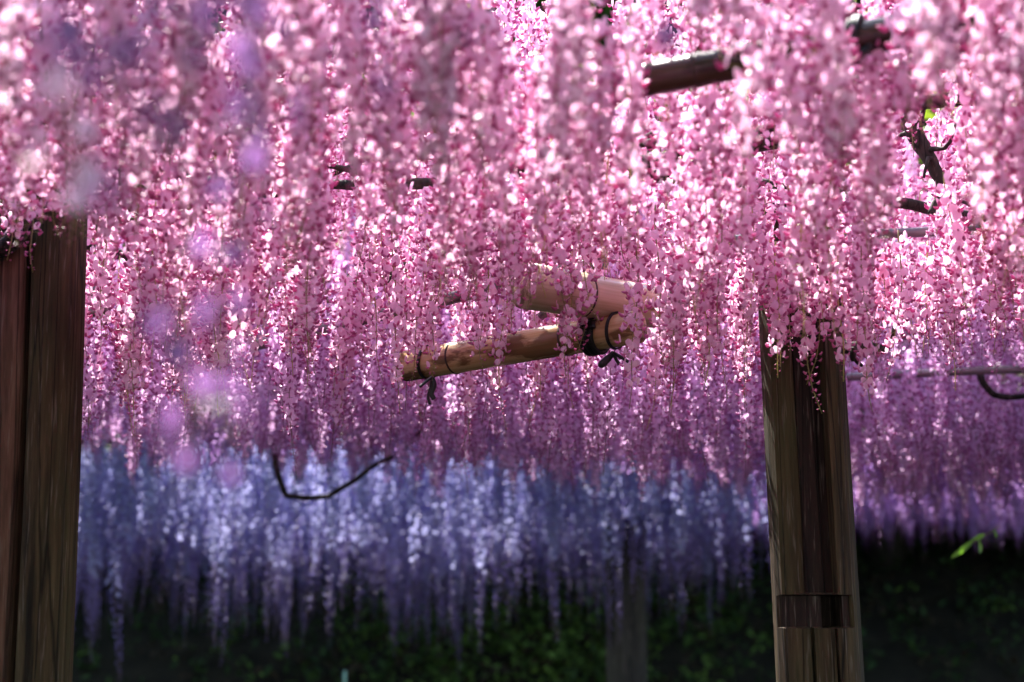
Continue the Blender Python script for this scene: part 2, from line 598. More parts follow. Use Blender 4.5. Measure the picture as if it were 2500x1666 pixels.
k1 = poleA(1462)
kb = at(1497, 862, 2.86)
tie(k1, dA, .0395, .024, 'wide black tie wrapped round the right end of the lower bamboo pole, bow hanging', [
    [at(1447, 800, 2.86), at(1446, 770, 2.88), at(1450, 745, 2.92)],
    [kb, at(1482, 872, 2.85), at(1464, 889, 2.84), at(1470, 893, 2.84), at(1486, 878, 2.85), kb],
    [kb, at(1515, 872, 2.85), at(1535, 884, 2.85)],
    [kb, at(1505, 880, 2.86), at(1512, 890, 2.86)]], .0065)
k2 = poleA(1507)
tie(k2, dA, .0372, .004, 'thin black cord looped once round the lower bamboo beside the wide tie', [[at(1505, 850, 2.85), at(1500, 858, 2.85), at(1497, 862, 2.85)]], .002)
k3 = poleA(1052)
kb = at(1055, 920, 3.13)
tie(k3, dA, .0377, .005, 'black tie round the left end of the lower bamboo pole with ragged tails', [
    [kb, at(1040, 932, 3.12), at(1024, 945, 3.12)],
    [kb, at(1062, 940, 3.12), at(1052, 962, 3.12), at(1060, 975, 3.12)],
    [kb, at(1052, 945, 3.13), at(1044, 968, 3.13), at(1050, 988, 3.13)]], .006)
kt = at(2325, 40, 1.86)
tie(F0 + (F1 - F0) * 1.33, F1 - F0, .032, .03, 'blurred black tie with two hanging tails at the top right', [
    [kt, at(2318, 90, 1.86), at(2310, 135, 1.86)], [kt, at(2335, 85, 1.85), at(2352, 130, 1.85)], [kt, at(2300, 30, 1.86), at(2290, 50, 1.86)]], .006)
tie(F0 + (F1 - F0) * .95, F1 - F0, .032, .012, 'blurred black cord round the dark pole near the top of the view', [
    [at(2110, 120, 1.86), at(2090, 145, 1.86), at(2070, 165, 1.86)], [at(2115, 115, 1.86), at(2130, 110, 1.86), at(2080, 160, 1.86)]], .006)


# ------------------------------------------------------------------ woody vines
def vine(pts, r0, r1, label, side=6, seed=0, group=None, name='vine_branch', soft=4, tw=(.15, .4)):
    P = [Vector(p) for p in pts]
    c = P[0].copy()
    root = empty(name, c)
    tag(root, label, 'vine branch', group)
    sm = []
    for i in range(len(P) - 1):
        for t in np.linspace(0, 1, 8, endpoint=False): sm.append(P[i].lerp(P[i + 1], t))
    sm.append(P[-1])
    for _ in range(soft):
        sm = [sm[0]] + [(sm[i - 1] + sm[i] * 2 + sm[i + 1]) / 4 for i in range(1, len(sm) - 1)] + [sm[-1]]
    sm = [p - c + Vector((noise.noise(p * 6 + Vector((seed, 0, 0))), noise.noise(p * 6 + Vector((0, seed, 3))), noise.noise(p * 6 + Vector((1, 5, seed))))) * r0 * .9 for p in sm]
    nn = len(sm)
    gg = Geo()
    gg.tube(sm, [(r0 + (r1 - r0) * i / (nn - 1)) * (1 + .25 * noise.noise(Vector((seed, i * .7, 2)))) for i in range(nn)], 9)
    bough = link('bough', gg.mesh('bough', BARK), root)
    rnd = random.Random(seed)
    for k in range(side):
        i = rnd.randrange(2, nn - 1)
        p = sm[i]
        d = Vector((rnd.uniform(-1, 1), rnd.uniform(-1, 1), rnd.uniform(.05, .6))).normalized()
        L = rnd.uniform(*tw)
        q = [p + d * L * t + Vector((0, 0, .06 * math.sin(t * 3 + k))) * t for t in np.linspace(0, 1, 6)]
        gg = Geo()
        gg.tube(q, [r1 * .7 * (1 - .7 * t) + .0015 for t in np.linspace(0, 1, 6)], 6)
        link('twig', gg.mesh('twig', BARK), bough)
    return root


vine([at(664, 1070, 5.6), at(680, 1150, 5.6), at(697, 1208, 5.6), at(745, 1214, 5.6), at(805, 1213, 5.6), at(850, 1180, 5.55), at(900, 1145, 5.5), at(960, 1120, 5.4), at(1040, 1040, 5.3)],
     .013, .008, 'bare dark vine stem sagging in an open U in front of the blue blooms', 0, 1, soft=1)
vine([at(2385, 900, 4.5), at(2398, 935, 4.5), at(2425, 963, 4.5), at(2465, 971, 4.5), at(2530, 968, 4.5), at(2620, 960, 4.5)], .012, .009,
     'bare dark vine stem hooked down from the long pipe at the right edge', 0, 2, soft=1)
vine([at(2180, 150, 2.9), at(2235, 330, 2.9), at(2262, 385, 2.9), at(2285, 450, 2.9), at(2255, 520, 2.9)], .022, .008, 'gnarled black vine spur showing through the pink at upper right', 4, 3, tw=(.05, .12))
vine([at(800, -40, 2.4), at(890, 25, 2.35), at(960, 60, 2.3)], .024, .014, 'dark crooked vine bough at the top of the view left of centre', 3, 4, tw=(.05, .15))
vine([at(330, 250, 2.8), at(430, 430, 2.7), at(490, 455, 2.65), at(560, 430, 2.6)], .018, .012, 'dark vine knot half covered by pink blooms at upper left', 0, 5, tw=(.04, .10))
vine([at(1010, 640, 3.3), at(930, 690, 3.35), at(880, 700, 3.4)], .014, .010, 'dark vine knot among the blooms above the thin grey pole', 4, 6, tw=(.04, .10))
vine([at(1550, 330, 2.55), at(1390, 370, 2.6), at(1300, 360, 2.6), at(1120, 320, 2.6)], .008, .006, 'thin dark vine bough behind the pink in the upper centre', 0, 7, tw=(.05, .12))
vine([at(300, 100, 2.5), at(60, 330, 2.6), at(40, 600, 2.72), at(-150, 640, 2.75)], .022, .016, 'dark vine bough climbing over the top of the left split post', 5, 8, tw=(.05, .15))
vine([at(1830, 560, 2.95), at(1940, 640, 2.95), at(2000, 830, 3.05), at(2070, 860, 3.05), at(2160, 850, 3.2)], .018, .012, 'dark vine winding over the top of the notched post', 5, 9, tw=(.05, .12))
bough_seen = {}


def bough_label(x, y, z):
    px, py, _ = pix(x, y, z)
    side = 'left' if px < 900 else 'middle' if px < 1600 else 'right'
    t = 'dark bough on the %s trellis, %s %s of view' % ('near' if y < 3.2 else 'middle' if y < 7 else 'far', 'beyond the edge at the' if not 0 < px < 2500 else 'over the', side)
    bough_seen[t] = bough_seen.get(t, 0) + 1
    return t + ['', ', further one', ', third one', ', fourth one', ', fifth one'][bough_seen[t] - 1]


# the boughs lying on the trellis, mostly hidden by their own bloom
for k in range(16):
    x = rng.uniform(-2.6, 2.6)
    y = rng.uniform(1.6, 6.4) if k < 10 else rng.uniform(7.0, 10.2)
    z = (2.46 if y < 6.6 else 2.60) + rng.uniform(0, .06)
    a = rng.uniform(0, math.pi)
    L = rng.uniform(.5, 1.1)
    P = [(x + math.cos(a) * L * t + .12 * math.sin(t * 4 + k), y + math.sin(a) * L * t, z + .03 * math.sin(t * 5 + k)) for t in (-1, -.5, 0, .5, 1)]
    vine(P, .016, .009, bough_label(x, y, z), 5, 20 + k, 'boughs on top of the trellis')


# ------------------------------------------------------------------ flowers
def flower_geo(kind, r):
    """one flower, stalk at the origin growing along +X, its back up (+Z). materials: 0 banner, 1 keel, 2 stalk"""
    gg = Geo()
    if kind == 'open':
        L = r.uniform(.018, .034)
        W, H = r.uniform(.0105, .0130), r.uniform(.0108, .0130)
        gg.tube([(0, 0, 0), (L * .5, 0, .0022), (L, 0, .0012)], [.0007, .0006, .0008], 3, 2, False)
        # banner: rounded, folded along its middle, leaning back
        back = r.uniform(.15, .65)
        v, f = [], []
        rows, cols = 5, 5
        for i in range(rows):
            t = i / (rows - 1)
            half = W * (math.sin(math.pi * (.12 + .80 * t)) ** .55) * (.72 if i == 0 else 1) * (.62 if i == rows - 1 else 1)
            for j in range(cols):
                s = j / (cols - 1) * 2 - 1
                y = half * s
                up = 2 * H * t - .001 - .15 * H * s * s * t
                x = -.0030 * (s * s) - .012 * back * t * t + .003 * math.sin(3 * s + r.uniform(-.4, .4)) * .25
                v.append((L + .001 + x, y, up))
        for i in range(rows - 1):
            for j in range(cols - 1):
                a = i * cols + j
                f.append([a, a + 1, a + cols + 1, a + cols])
        gg.add(v, f, 0)
        k0, klen, kw = L + .0005, r.uniform(.0150, .0190), .0046
        curve = r.uniform(.004, .0080)
    elif kind == 'bud':
        L = r.uniform(.010, .016)
        gg.tube([(0, 0, 0), (L * .5, 0, .002), (L, 0, .001)], [.0006, .0005, .0007], 3, 2, False)
        k0, klen, kw = L - .001, r.uniform(.011, .014), .0040
        curve = r.uniform(.004, .007)
    else:
        L = r.uniform(.006, .010)
        gg.tube([(0, 0, 0), (L, 0, .001)], [.0005, .0005], 3, 2, False)
        k0, klen, kw = L - .001, r.uniform(.005, .008), .0019
        curve = .002
    # boat shaped keel and wings, tip curving up
    v, f = [], []
    prof = [(.0, .35), (.25, .85), (.55, 1.0), (.82, .72), (1.0, .12)]
    for (t, w) in prof:
        x = k0 + klen * t * (1 - .12 * t)
        z = -.35 * curve * math.sin(math.pi * min(t * 1.1, 1)) + curve * t * t
        hw, hh = kw * w * .80, kw * w * 1.10
        for (a, b) in ((-.7, .75), (.7, .75), (1, -.1), (0, -1), (-1, -.1)):
            v.append((x, a * hw, z + b * hh))
    for i in range(len(prof) - 1):
        for k in range(5):
            f.append([i * 5 + k, i * 5 + (k + 1) % 5, (i + 1) * 5 + (k + 1) % 5, (i + 1) * 5 + k])
    f.append([0, 4, 3, 2, 1][::-1])
    f.append([len(prof) * 5 - 5 + k for k in range(5)])
    gg.add(v, f, 1)
    return gg


fr = random.Random(4)
FLOWERS = {'open': [flower_geo('open', fr) for _ in range(6)],
           'bud': [flower_geo('bud', fr) for _ in range(4)],
           'tiny': [flower_geo('tiny', fr) for _ in range(3)]}
FL_NP = {k: [(np.array(q.v), q.f, q.m) for q in L] for k, L in FLOWERS.items()}


def raceme_plan(L, r, dens=175, spread=1.0, budfrom=.74, bare=.06, baretip=False, sparse=1.0):
    """rachis points and flower placements (kind, index, matrix) for a raceme hanging L from the origin"""
    sway = r.uniform(-.03, .03), r.uniform(-.03, .03)
    ph = r.uniform(0, 6)
    hook = r.uniform(-.012, .012)

    def pos(t):
        w = t * t
        return Vector((sway[0] * w + .004 * math.sin(t * 9 + ph) * (L / .35) + hook * max(0, t - .85) * 6, sway[1] * w + .004 * math.cos(t * 8 + ph), -L * t))
    pts = [pos(t) for t in np.linspace(0, 1, 14)]
    pl = []
    n = int(dens * L * sparse)
    ang = r.uniform(0, 6)
    for k in range(n):
        t = bare + (1 - bare) * ((k + r.uniform(-.3, .3)) / n)
        t = min(max(t, 0.02), .998)
        ang += 2.39996 + r.uniform(-.35, .35)
        if t < budfrom + r.uniform(-.06, .06): kind = 'open'
        elif t < .90 + r.uniform(-.04, .04): kind = 'bud'
        else: kind = 'tiny'
        if kind == 'bud' and r.random() < .18: continue
        if baretip and t > .86: kind = 'tiny'
        s = .76 * (1.0 if kind == 'open' else .98) * r.uniform(.85, 1.15) * (1.08 - .16 * t - .30 * max(0, t - .55) / .45) * spread
        if kind == 'bud': s *= 1.12 - .3 * max(0, t - .8) / .2
        el = r.gauss(-.05, .28) + (.12 if kind != 'open' else 0)
        M = (Matrix.Translation(pos(t)) @ Matrix.Rotation(ang, 4, 'Z') @ Matrix.Rotation(-el, 4, 'Y')
             @ Matrix.Rotation(r.gauss(0, .45), 4, 'X') @ Matrix.Scale(s, 4))
        pl.append((kind, r.randrange(len(FLOWERS[kind])), M))
    return pts, pl


def rachis_geo(pts, thick=.0012):
    gg = Geo()
    n = len(pts)
    gg.tube(pts, [thick * (1.25 - .75 * i / (n - 1)) for i in range(n)], 5, 2)
    return gg


def build_variant(tone, L, seed, **kw):
    r = random.Random(seed)
    pts, pl = raceme_plan(L, r, **kw)
    ra = rachis_geo(pts)
    vs, fs, ms, base = [], [], [], 0
    for kind, i, M in pl:
        v, f, m = FL_NP[kind][i]
        A = np.array(M)
        vs.append(v @ A[:3, :3].T + A[:3, 3])
        fs.extend([[q + base for q in p] for p in f])
        ms.extend(m)
        base += len(v)
    vv = np.concatenate(vs)
    mats = TONES[tone][:2] + [BUDSTEM if tone in ('pink', 'rose') and seed % 3 == 0 else TONES[tone][2]]
    blossom = mesh_of('blossom', vv, fs, mats, ms)
    rachis = mesh_of('rachis', ra.v, ra.f, mats, ra.m)
    whole = mesh_of('raceme', list(map(tuple, vv)) + [tuple(p) for p in ra.v], fs + [[q + base for q in p] for p in ra.f], mats, ms + ra.m)
    return {'L': L, 'blossom': blossom, 'rachis': rachis, 'whole': whole, 'pts': pts, 'plan': pl}


VAR = {}
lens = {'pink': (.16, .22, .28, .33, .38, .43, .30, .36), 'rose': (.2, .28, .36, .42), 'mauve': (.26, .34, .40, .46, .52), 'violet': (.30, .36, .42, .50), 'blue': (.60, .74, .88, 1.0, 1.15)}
sd = 100
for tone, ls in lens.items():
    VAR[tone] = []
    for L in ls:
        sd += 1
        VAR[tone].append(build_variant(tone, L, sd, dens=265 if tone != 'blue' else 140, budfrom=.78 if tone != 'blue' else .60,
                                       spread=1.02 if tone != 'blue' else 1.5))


def pick(tone, L):
    ds = [(abs(v['L'] - L) + random.uniform(0, .045), i) for i, v in enumerate(VAR[tone])]
    i = min(ds)[1]
    return i, min(1.18, max(.85, L / VAR[tone][i]['L']))


# ------------------------------------------------------------------ where racemes hang
def hang_z(x, y):
    return 2.37 + .07 * noise.noise(Vector((x * 1.7, y * 1.7, 4))) + .03 * noise.noise(Vector((x * 6, y * 6, 9)))


WINDOWS = [  # px from, to, lowest tip py, nearer than Y : what the photograph leaves open to view
    (-260, 205, 600, 2.92),
    (985, 1110, 735, 3.05), (1095, 1280, 775, 3.10), (1335, 1375, 690, 2.9), (1430, 1540, 676, 2.84),
    (1850, 2120, 880, 3.10), (2200, 2400, 880, 4.35), (2400, 2640, 860, 4.56), (2080, 2200, 900, 4.2),
    (2190, 2310, 350, 2.85), (855, 1000, 640, 3.2),
    (640, 960, 1190, 5.5), (1630, 1800, 125, 1.97),
]
HEROES = [  # tone, px, tip py, Y, length, bare-tipped, label
    ('pink', 1962, 1012, 2.72, .30, False, 'longest pink raceme in front of the notched post, ending in spaced rose buds'),
    ('pink', 1905, 925, 2.70, .27, True, 'short pink raceme with a thin curved bud tip at the left of the notched post'),
    ('pink', 1885, 895, 2.74, .26, True, 'pink raceme with a hooked tip over the left edge of the notched post'),
    ('pink', 2018, 938, 2.72, .28, False, 'pink raceme with paired buds over the pale facet of the notched post'),
    ('pink', 2055, 928, 2.66, .26, True, 'pink raceme with a bare yellow green tip over the right facet of the notched post'),
    ('pink', 2112, 1008, 2.74, .32, False, 'full pink raceme hanging just past the right edge of the notched post'),
    ('pink', 2215, 930, 2.9, .32, False, 'rose pink raceme hanging across the long dark pipe at right'),
    ('pink', 2315, 960, 3.0, .34, True, 'pink raceme with a bare lime tip crossing the dark pipe at right'),
    ('pink', 1725, 950, 2.75, .36, True, 'pink raceme with a bare lime bud tip left of the notched post'),
    ('pink', 1560, 1000, 2.75, .38, False, 'long rose pink raceme hanging right of the bamboo tie'),
    ('pink', 1610, 905, 2.72, .33, False, 'pink raceme hanging right beside the end of the lower bamboo pole'),
    ('pink', 1060, 925, 3.0, .36, False, 'pink raceme in front of the left end of the lower bamboo pole'),
    ('pink', 990, 1000, 3.26, .40, False, 'pink raceme just left of the left end of the lower bamboo pole'),
    ('pink', 1192, 915, 3.0, .30, False, 'pink raceme over the middle of the lower bamboo pole, pale petals at its end'),
    ('pink', 1240, 950, 2.98, .33, True, 'pink raceme whose lime tip drops below the lower bamboo pole'),
    ('pink', 1400, 915, 2.76, .31, False, 'pink raceme hanging over the lower bamboo just left of the wide black tie'),
    ('pink', 1308, 720, 2.62, .22, True, 'short pink raceme with a lime tip in front of the pale upper bamboo'),
    ('pink', 1420, 790, 2.66, .27, False, 'pink raceme crossing from the pale bamboo down to the tie'),
    ('pink', 955, 1010, 3.0, .40, False, 'long full pink raceme left of the lower bamboo, beside the one at its end'),
    ('pink', 1238, 800, 2.62, .30, False, 'pink raceme hiding the left end of the pale upper bamboo'),
    ('pink', 1285, 775, 2.60, .26, False, 'pink raceme over the pale upper bamboo, right of the one hiding its end'),
    ('pink', 1345, 765, 2.58, .28, False, 'pink raceme hanging over the middle of the pale upper bamboo'),
    ('pink', 1030, 930, 3.06, .34, False, 'pink raceme veiling the cut left end of the lower bamboo pole'),
    ('pink', 62, 672, 2.52, .28, False, 'pink raceme in front of the split post, its buds reaching lowest over the wood'),
    ('pink', 20, 640, 2.5, .28, False, 'pink raceme over the red half of the split post at the left edge'),
    ('pink', 512, 965, 2.98, .34, True, 'pink raceme with a bright bare yellow tip in front of the mauve blooms at left'),
    ('pink', 700, 915, 3.0, .34, True, 'pink raceme with pale shrivelled buds at its tip left of the grey pole'),
    ('pink', 400, 860, 2.9, .33, True, 'pink raceme with a lime tip between the split post and the yellow tipped one'),
    ('pink', 1548, 300, 2.0, .19, True, 'blurred pink raceme with lime tip hanging under the dark near pole'),
    ('pink', 1772, 165, 1.85, .18, True, 'blurred raceme with a thick yellow green tip in front of the dark near pole'),
    ('pink', 900, 930, 3.05, .36, False, 'pink raceme with curved buds hanging left of the bamboo poles'),
    ('pink', 150, 600, .78, .09, False, 'strongly blurred pale bloom tip shining beside the top of the split post'),
    ('purple', 330, 560, 0.52, 0.26, False, 'long strongly blurred violet raceme very close by, over the upper left'),
    ('purple', 215, 400, 0.50, 0.20, False, 'strongly blurred violet raceme close by, above the top of the split post'),
    ('purple', 445, 520, 0.68, 0.26, False, 'strongly blurred violet raceme close by, right of the longest one at upper left'),
    ('purple', 110, 270, 0.80, 0.16, False, 'short blurred violet raceme close by in the top left corner'),
    ('purple', 640, 480, 0.72, 0.28, False, 'strongly blurred violet raceme close by at the top, third of the way across'),
    ('purple', 560, 300, 0.52, 0.18, False, 'short blurred violet raceme close by at the top between two longer ones'),
    ('purple', 560, 1330, 0.82, 0.50, False, 'long strongly blurred mauve raceme reaching down in front of the blue bloom'),
    ('purple', 405, 1050, 0.74, 0.07, False, 'single blurred violet tip floating in front of the mauve bloom at left'),
    ('purple', 480, 1235, 0.80, 0.06, False, 'single blurred mauve tip in front of the blue bloom at left'),
    ('purple', 920, 350, 0.80, 0.26, False, 'strongly blurred violet raceme close by at the top left of centre'),
    ('purple', 1010, 170, 0.78, 0.14, False, 'short blurred violet raceme close by at the top near the centre'),
    ('purple', 1620, 190, 0.80, 0.20, False, 'strongly blurred violet raceme close by over the left end of the dark pole'),
]
NEAR_SPARSE = .26

cand = []   # (tone, x, y, z, L)
step = .108
y = 1.55
while y < 6.3:
    hwid = .36 * y + 1.3
    x = -hwid
    while x < hwid:
        xx, yy = x + rng.uniform(-.055, .055), y + rng.uniform(-.055, .055)
        z = hang_z(xx, yy)
        L = rng.normal(.325, .05)
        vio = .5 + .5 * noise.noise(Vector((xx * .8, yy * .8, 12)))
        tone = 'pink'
        mau = (yy - 3.05) / .5 + (vio - .5) * 1.5  # shade-tinted petals take over with distance
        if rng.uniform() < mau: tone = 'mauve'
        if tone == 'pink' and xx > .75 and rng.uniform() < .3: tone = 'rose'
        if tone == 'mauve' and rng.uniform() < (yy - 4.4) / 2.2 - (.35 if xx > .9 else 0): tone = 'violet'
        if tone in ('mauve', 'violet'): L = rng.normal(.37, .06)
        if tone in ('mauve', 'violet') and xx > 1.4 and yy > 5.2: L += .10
        px, py, dep = pix(xx, yy, z - L)
        lim = 5000
        if yy < 2.75:
            lim = 470 + (yy - 1.6) * 430 + rng.uniform(-60, 90)
        if yy > 3.9:
            lim = np.interp(px, [150, 650, 1000, 1500, 1850, 2060, 2500], [1070, 1090, 1170, 1215, 1235, 1290, 1320]) + rng.normal(0, 62)
        for (a, b_, c, d) in WINDOWS:
            if a - 40 * 3 / yy * .6 < px < b_ + 40 * 3 / yy * .6 and yy < d: lim = min(lim, c + rng.uniform(-45, 15))
        if py > lim:
            zt = at(px, lim, yy).z
            L = z - zt
        if L > .13 and math.hypot(xx + .945, yy - 2.81) > .12 and math.hypot(xx - .63, yy - 2.99) > .13:
            cand.append((tone, xx, yy, z, L))
        x += step
    y += step
# bloom of the shoots mounded higher over the trellis
for (za, zb, ya, yb, st) in ((2.56, 2.80, 1.85, 6.2, .125), (2.85, 3.10, 2.5, 6.2, .15)):
    y = ya
    while y < yb:
        x = -(.36 * y + .9)
        while x < .36 * y + .9:
            xx, yy = x + rng.uniform(-.06, .06), y + rng.uniform(-.06, .06)
            mau = (yy - 3.6) / 1.0
            if noise.noise(Vector((xx * 1.5, yy * 1.1, 60 + za))) > .05:
                x += st
                continue
            cand.append(('mauve' if rng.uniform() < mau * .6 else 'pink', xx, yy, rng.uniform(za, zb), max(.2, rng.normal(.33, .05))))
            x += st
        y += st
# blue racemes of the further trellis
y = 7.3
while y < 10.6:
    hwid = .36 * y + .5
    x = -hwid
    while x < hwid:
        xx, yy = x + rng.uniform(-.07, .07), y + rng.uniform(-.07, .07)
        z = 2.50 + rng.uniform(-.09, .06) + .07 * noise.noise(Vector((xx * 1.3, yy * 1.3, 4)))
        L = .90 + .26 * noise.noise(Vector((xx * 1.1, yy * 1.1, 31))) * 1.6 + rng.normal(0, .13)
        if xx > 1.5: L -= .30
        tone = 'blue'
        if xx > 1.45 + rng.uniform(-.4, .4):
            tone = 'violet'
            L = min(L, .56)
        if rng.uniform() < .80 + .6 * noise.noise(Vector((xx * 2.3, yy * 2.3, 55))): cand.append((tone, xx, yy, z, max(L, .34)))
        x += .135
    y += .135

# rank by how much of each one the camera can see: coarse front-to-back coverage
GW, GH = 250, 167
T = np.ones((GH, GW))
vis = np.zeros(len(cand))
order = sorted(range(len(cand)), key=lambda i: cand[i][2])
for i in order:
    tone, x, yy, z, L = cand[i]
    px, p0, dep = pix(x, yy, z)
    _, p1, _ = pix(x, yy, z - L)
    hw = .036 * FPX / dep
    a, b_ = int(max(0, (px - hw) / 10)), int(min(GW, (px + hw) / 10 + 1))
    c, d = int(max(0, p0 / 10)), int(min(GH, p1 / 10 + 1))
    if a >= b_ or c >= d: continue
    vis[i] = T[c:d, a:b_].sum()
    T[c:d, a:b_] *= .45


MARKS = [(60, 700, 'split post'), (205, 745, 'grey pole ends'), (490, 440, 'vine knot at upper left'), (880, 35, 'crooked bough at the top'),
         (512, 940, 'bare yellow tip'), (720, 1210, 'sagging vine stem'), (905, 720, 'thin grey pole'), (1050, 900, 'left bamboo tie'),
         (1225, 850, 'middle of the lower bamboo'), (1400, 715, 'pale upper bamboo'), (1480, 810, 'wide black tie'), (1390, 360, 'thin upper bough'),
         (1690, 170, 'dark near pole'), (2325, 80, 'black tie at top right'), (2262, 400, 'gnarled vine spur'), (1600, 960, 'raceme right of the tie'),
         (1900, 580, 'half hidden pipe'), (1990, 930, 'notched post'), (2290, 910, 'long dark pipe'), (2430, 1030, 'short dark pipe'),
         (1530, 1480, 'distant grey post'), (2355, 1330, 'green leaf spray'), (1725, 930, 'bare lime bud tip'), (1120, 1000, 'short grey stick')]
taken = {}


def region(tone, px, py, yy, L, tip):
    """what each raceme looks like and what it is seen beside"""
    look = ('softly blurred ' if yy < 2.35 else 'sharp ' if yy < 3.5 else 'shaded ' if yy < 7 else 'far ')
    mean = {'blue': .9, 'violet': .5 if yy > 7 else .38}.get(tone, .36)
    look += 'long ' if L > mean * 1.10 else 'short ' if L < mean * .88 else ''
    look += {'rose': 'rose pink'}.get(tone, tone)
    near = min(MARKS, key=lambda m: math.hypot(m[0] - px, (m[1] - py) * 1.2))
    dx, dy = px - near[0], py - near[1]
    if abs(dx) < 55 and abs(dy) < 110: w = 'at'
    elif abs(dy) > abs(dx) * 1.2: w = 'above' if dy < 0 else 'below'
    else: w = 'left of' if dx < 0 else 'right of'
    base = '%s raceme %s the %s' % (look, w, near[2])
    grp = ('far ' if yy > 7 else '') + {'rose': 'pink'}.get(tone, tone) + ' racemes near the ' + near[2]
    return base, grp


ORD = ['leftmost', 'second', 'third', 'fourth', 'fifth', 'sixth', 'seventh', 'eighth', 'ninth', 'tenth', 'eleventh', 'twelfth', 'thirteenth', 'fourteenth',
       'fifteenth', 'sixteenth', 'seventeenth', 'eighteenth', 'nineteenth', 'twentieth', 'twenty-first', 'twenty-second']


protos = {}


def put_raceme(tone, x, yy, z, L, label, group, single=False):
    vi, s = pick(tone, L)
    v = VAR[tone][vi]
    rot = Euler((rng.normal(0, .035), rng.normal(0, .035), rng.uniform(0, 6.28)))
    key = (tone, vi, yy > 7)
    if single:      # every flower an object of its own
        root = empty('wisteria_raceme', (x, yy, z))
        link('rachis', v['rachis'], root)
        for kind, i, M in v['plan']:
            o = link('flower' if kind == 'open' else 'bud', flower_mesh(tone, kind, i, False), root)
            o.matrix_local = M
    elif key not in protos:
        root = empty('blue_wisteria_raceme' if yy > 7 else 'wisteria_raceme', (x, yy, z))
        ra = link('rachis', v['rachis'], root)
        bl = link('blossom', v['blossom'], root)
        bl['kind'] = 'stuff'
        protos[key] = (root, ra, bl)
    else:
        p, pa, pb = protos[key]
        root = p.copy()
        COL.objects.link(root)
        for q in (pa, pb):
            c = q.copy()
            c.parent = root
            COL.objects.link(c)
    root.location = (x, yy, z)
    root.rotation_euler = rot
    root.scale = (s, s, s)
    tag(root, label, 'raceme', group)
    return root


# heroes: every flower an object of its own
FLM = {}


def flower_mesh(tone, kind, i, lime):
    key = (tone, kind, i, lime)
    if key not in FLM:
        q = FLOWERS[kind][i]
        mats = TONES[tone][:2] + [BUDSTEM if lime else TONES[tone][2]]
        FLM[key] = mesh_of('flower', q.v, q.f, mats, q.m)
    return FLM[key]


for n_, (tone, px, py, Y, L, bare, label) in enumerate(HEROES):
    p = at(px, py, Y)
    r = random.Random(900 + n_)
    root = empty('wisteria_raceme', (p.x, p.y, p.z + L))
    tag(root, label, 'raceme', 'blurred racemes close to the camera' if Y < 1 else 'single pink racemes that stand out')
    pts, pl = raceme_plan(L, r, dens=235, baretip=bare, sparse=NEAR_SPARSE if Y < 1 else 1.0, budfrom=(.66 if n_ in (0, 3, 23) else .86) if Y > 1 else .95,
                          spread=1.0 if Y > 1 else .95)
    pts = [q - Vector((pts[-1].x, pts[-1].y, 0)) * 0 for q in pts]
    gg = rachis_geo(pts, .0014 if not bare else .0017)
    link('rachis', gg.mesh('rachis', TONES[tone][:2] + [BUDSTEM if bare else TONES[tone][2]]), root)
    for kind, i, M in pl:
        o = link('flower' if kind == 'open' else 'bud', flower_mesh(tone, kind, i, bare and kind == 'tiny'), root)
        o.matrix_local = M


def nodes_scatter(name, pts, rots, scl, idx, meshes):
    """one stuff object: instances of the given meshes on points"""
    me = bpy.data.meshes.new(name)
    me.from_pydata([tuple(p) for p in pts], [], [])
    a = me.attributes.new('rot', 'FLOAT_VECTOR', 'POINT')
    a.data.foreach_set('vector', np.array(rots, np.float32).ravel())
    a = me.attributes.new('scl', 'FLOAT', 'POINT')
    a.data.foreach_set('value', np.array(scl, np.float32))
    a = me.attributes.new('idx', 'INT', 'POINT')
    a.data.foreach_set('value', np.array(idx, np.int32))
    col = bpy.data.collections.new(name + '_kinds')
    for i, m in enumerate(meshes):
        col.objects.link(bpy.data.objects.new('%s_kind_%03d' % (name, i), m))
    ng = bpy.data.node_groups.new(name, 'GeometryNodeTree')
    ng.interface.new_socket('Geometry', in_out='INPUT', socket_type='NodeSocketGeometry')
    ng.interface.new_socket('Geometry', in_out='OUTPUT', socket_type='NodeSocketGeometry')
    gi, go = ng.nodes.new('NodeGroupInput'), ng.nodes.new('NodeGroupOutput')
    ci = ng.nodes.new('GeometryNodeCollectionInfo')
    ci.inputs['Collection'].default_value = col
    ci.inputs['Separate Children'].default_value = True
    ci.inputs['Reset Children'].default_value = True
    ip = ng.nodes.new('GeometryNodeInstanceOnPoints')
    ip.inputs['Pick Instance'].default_value = True

    def named(nm, t):
        q = ng.nodes.new('GeometryNodeInputNamedAttribute')
        q.data_type = t
        q.inputs['Name'].default_value = nm
        return q.outputs['Attribute']
    ng.links.new(gi.outputs[0], ip.inputs['Points'])
    ng.links.new(ci.outputs[0], ip.inputs['Instance'])
    ng.links.new(named('idx', 'INT'), ip.inputs['Instance Index'])
    er = ng.nodes.new('FunctionNodeEulerToRotation')
    ng.links.new(named('rot', 'FLOAT_VECTOR'), er.inputs[0])
    ng.links.new(er.outputs[0], ip.inputs['Rotation'])
    ng.links.new(named('scl', 'FLOAT'), ip.inputs['Scale'])
    ng.links.new(ip.outputs[0], go.inputs[0])
    o = link(name, me)
    md = o.modifiers.new('scatter', 'NODES')
    md.node_group = ng
    tag(o, kind='stuff')
    return o


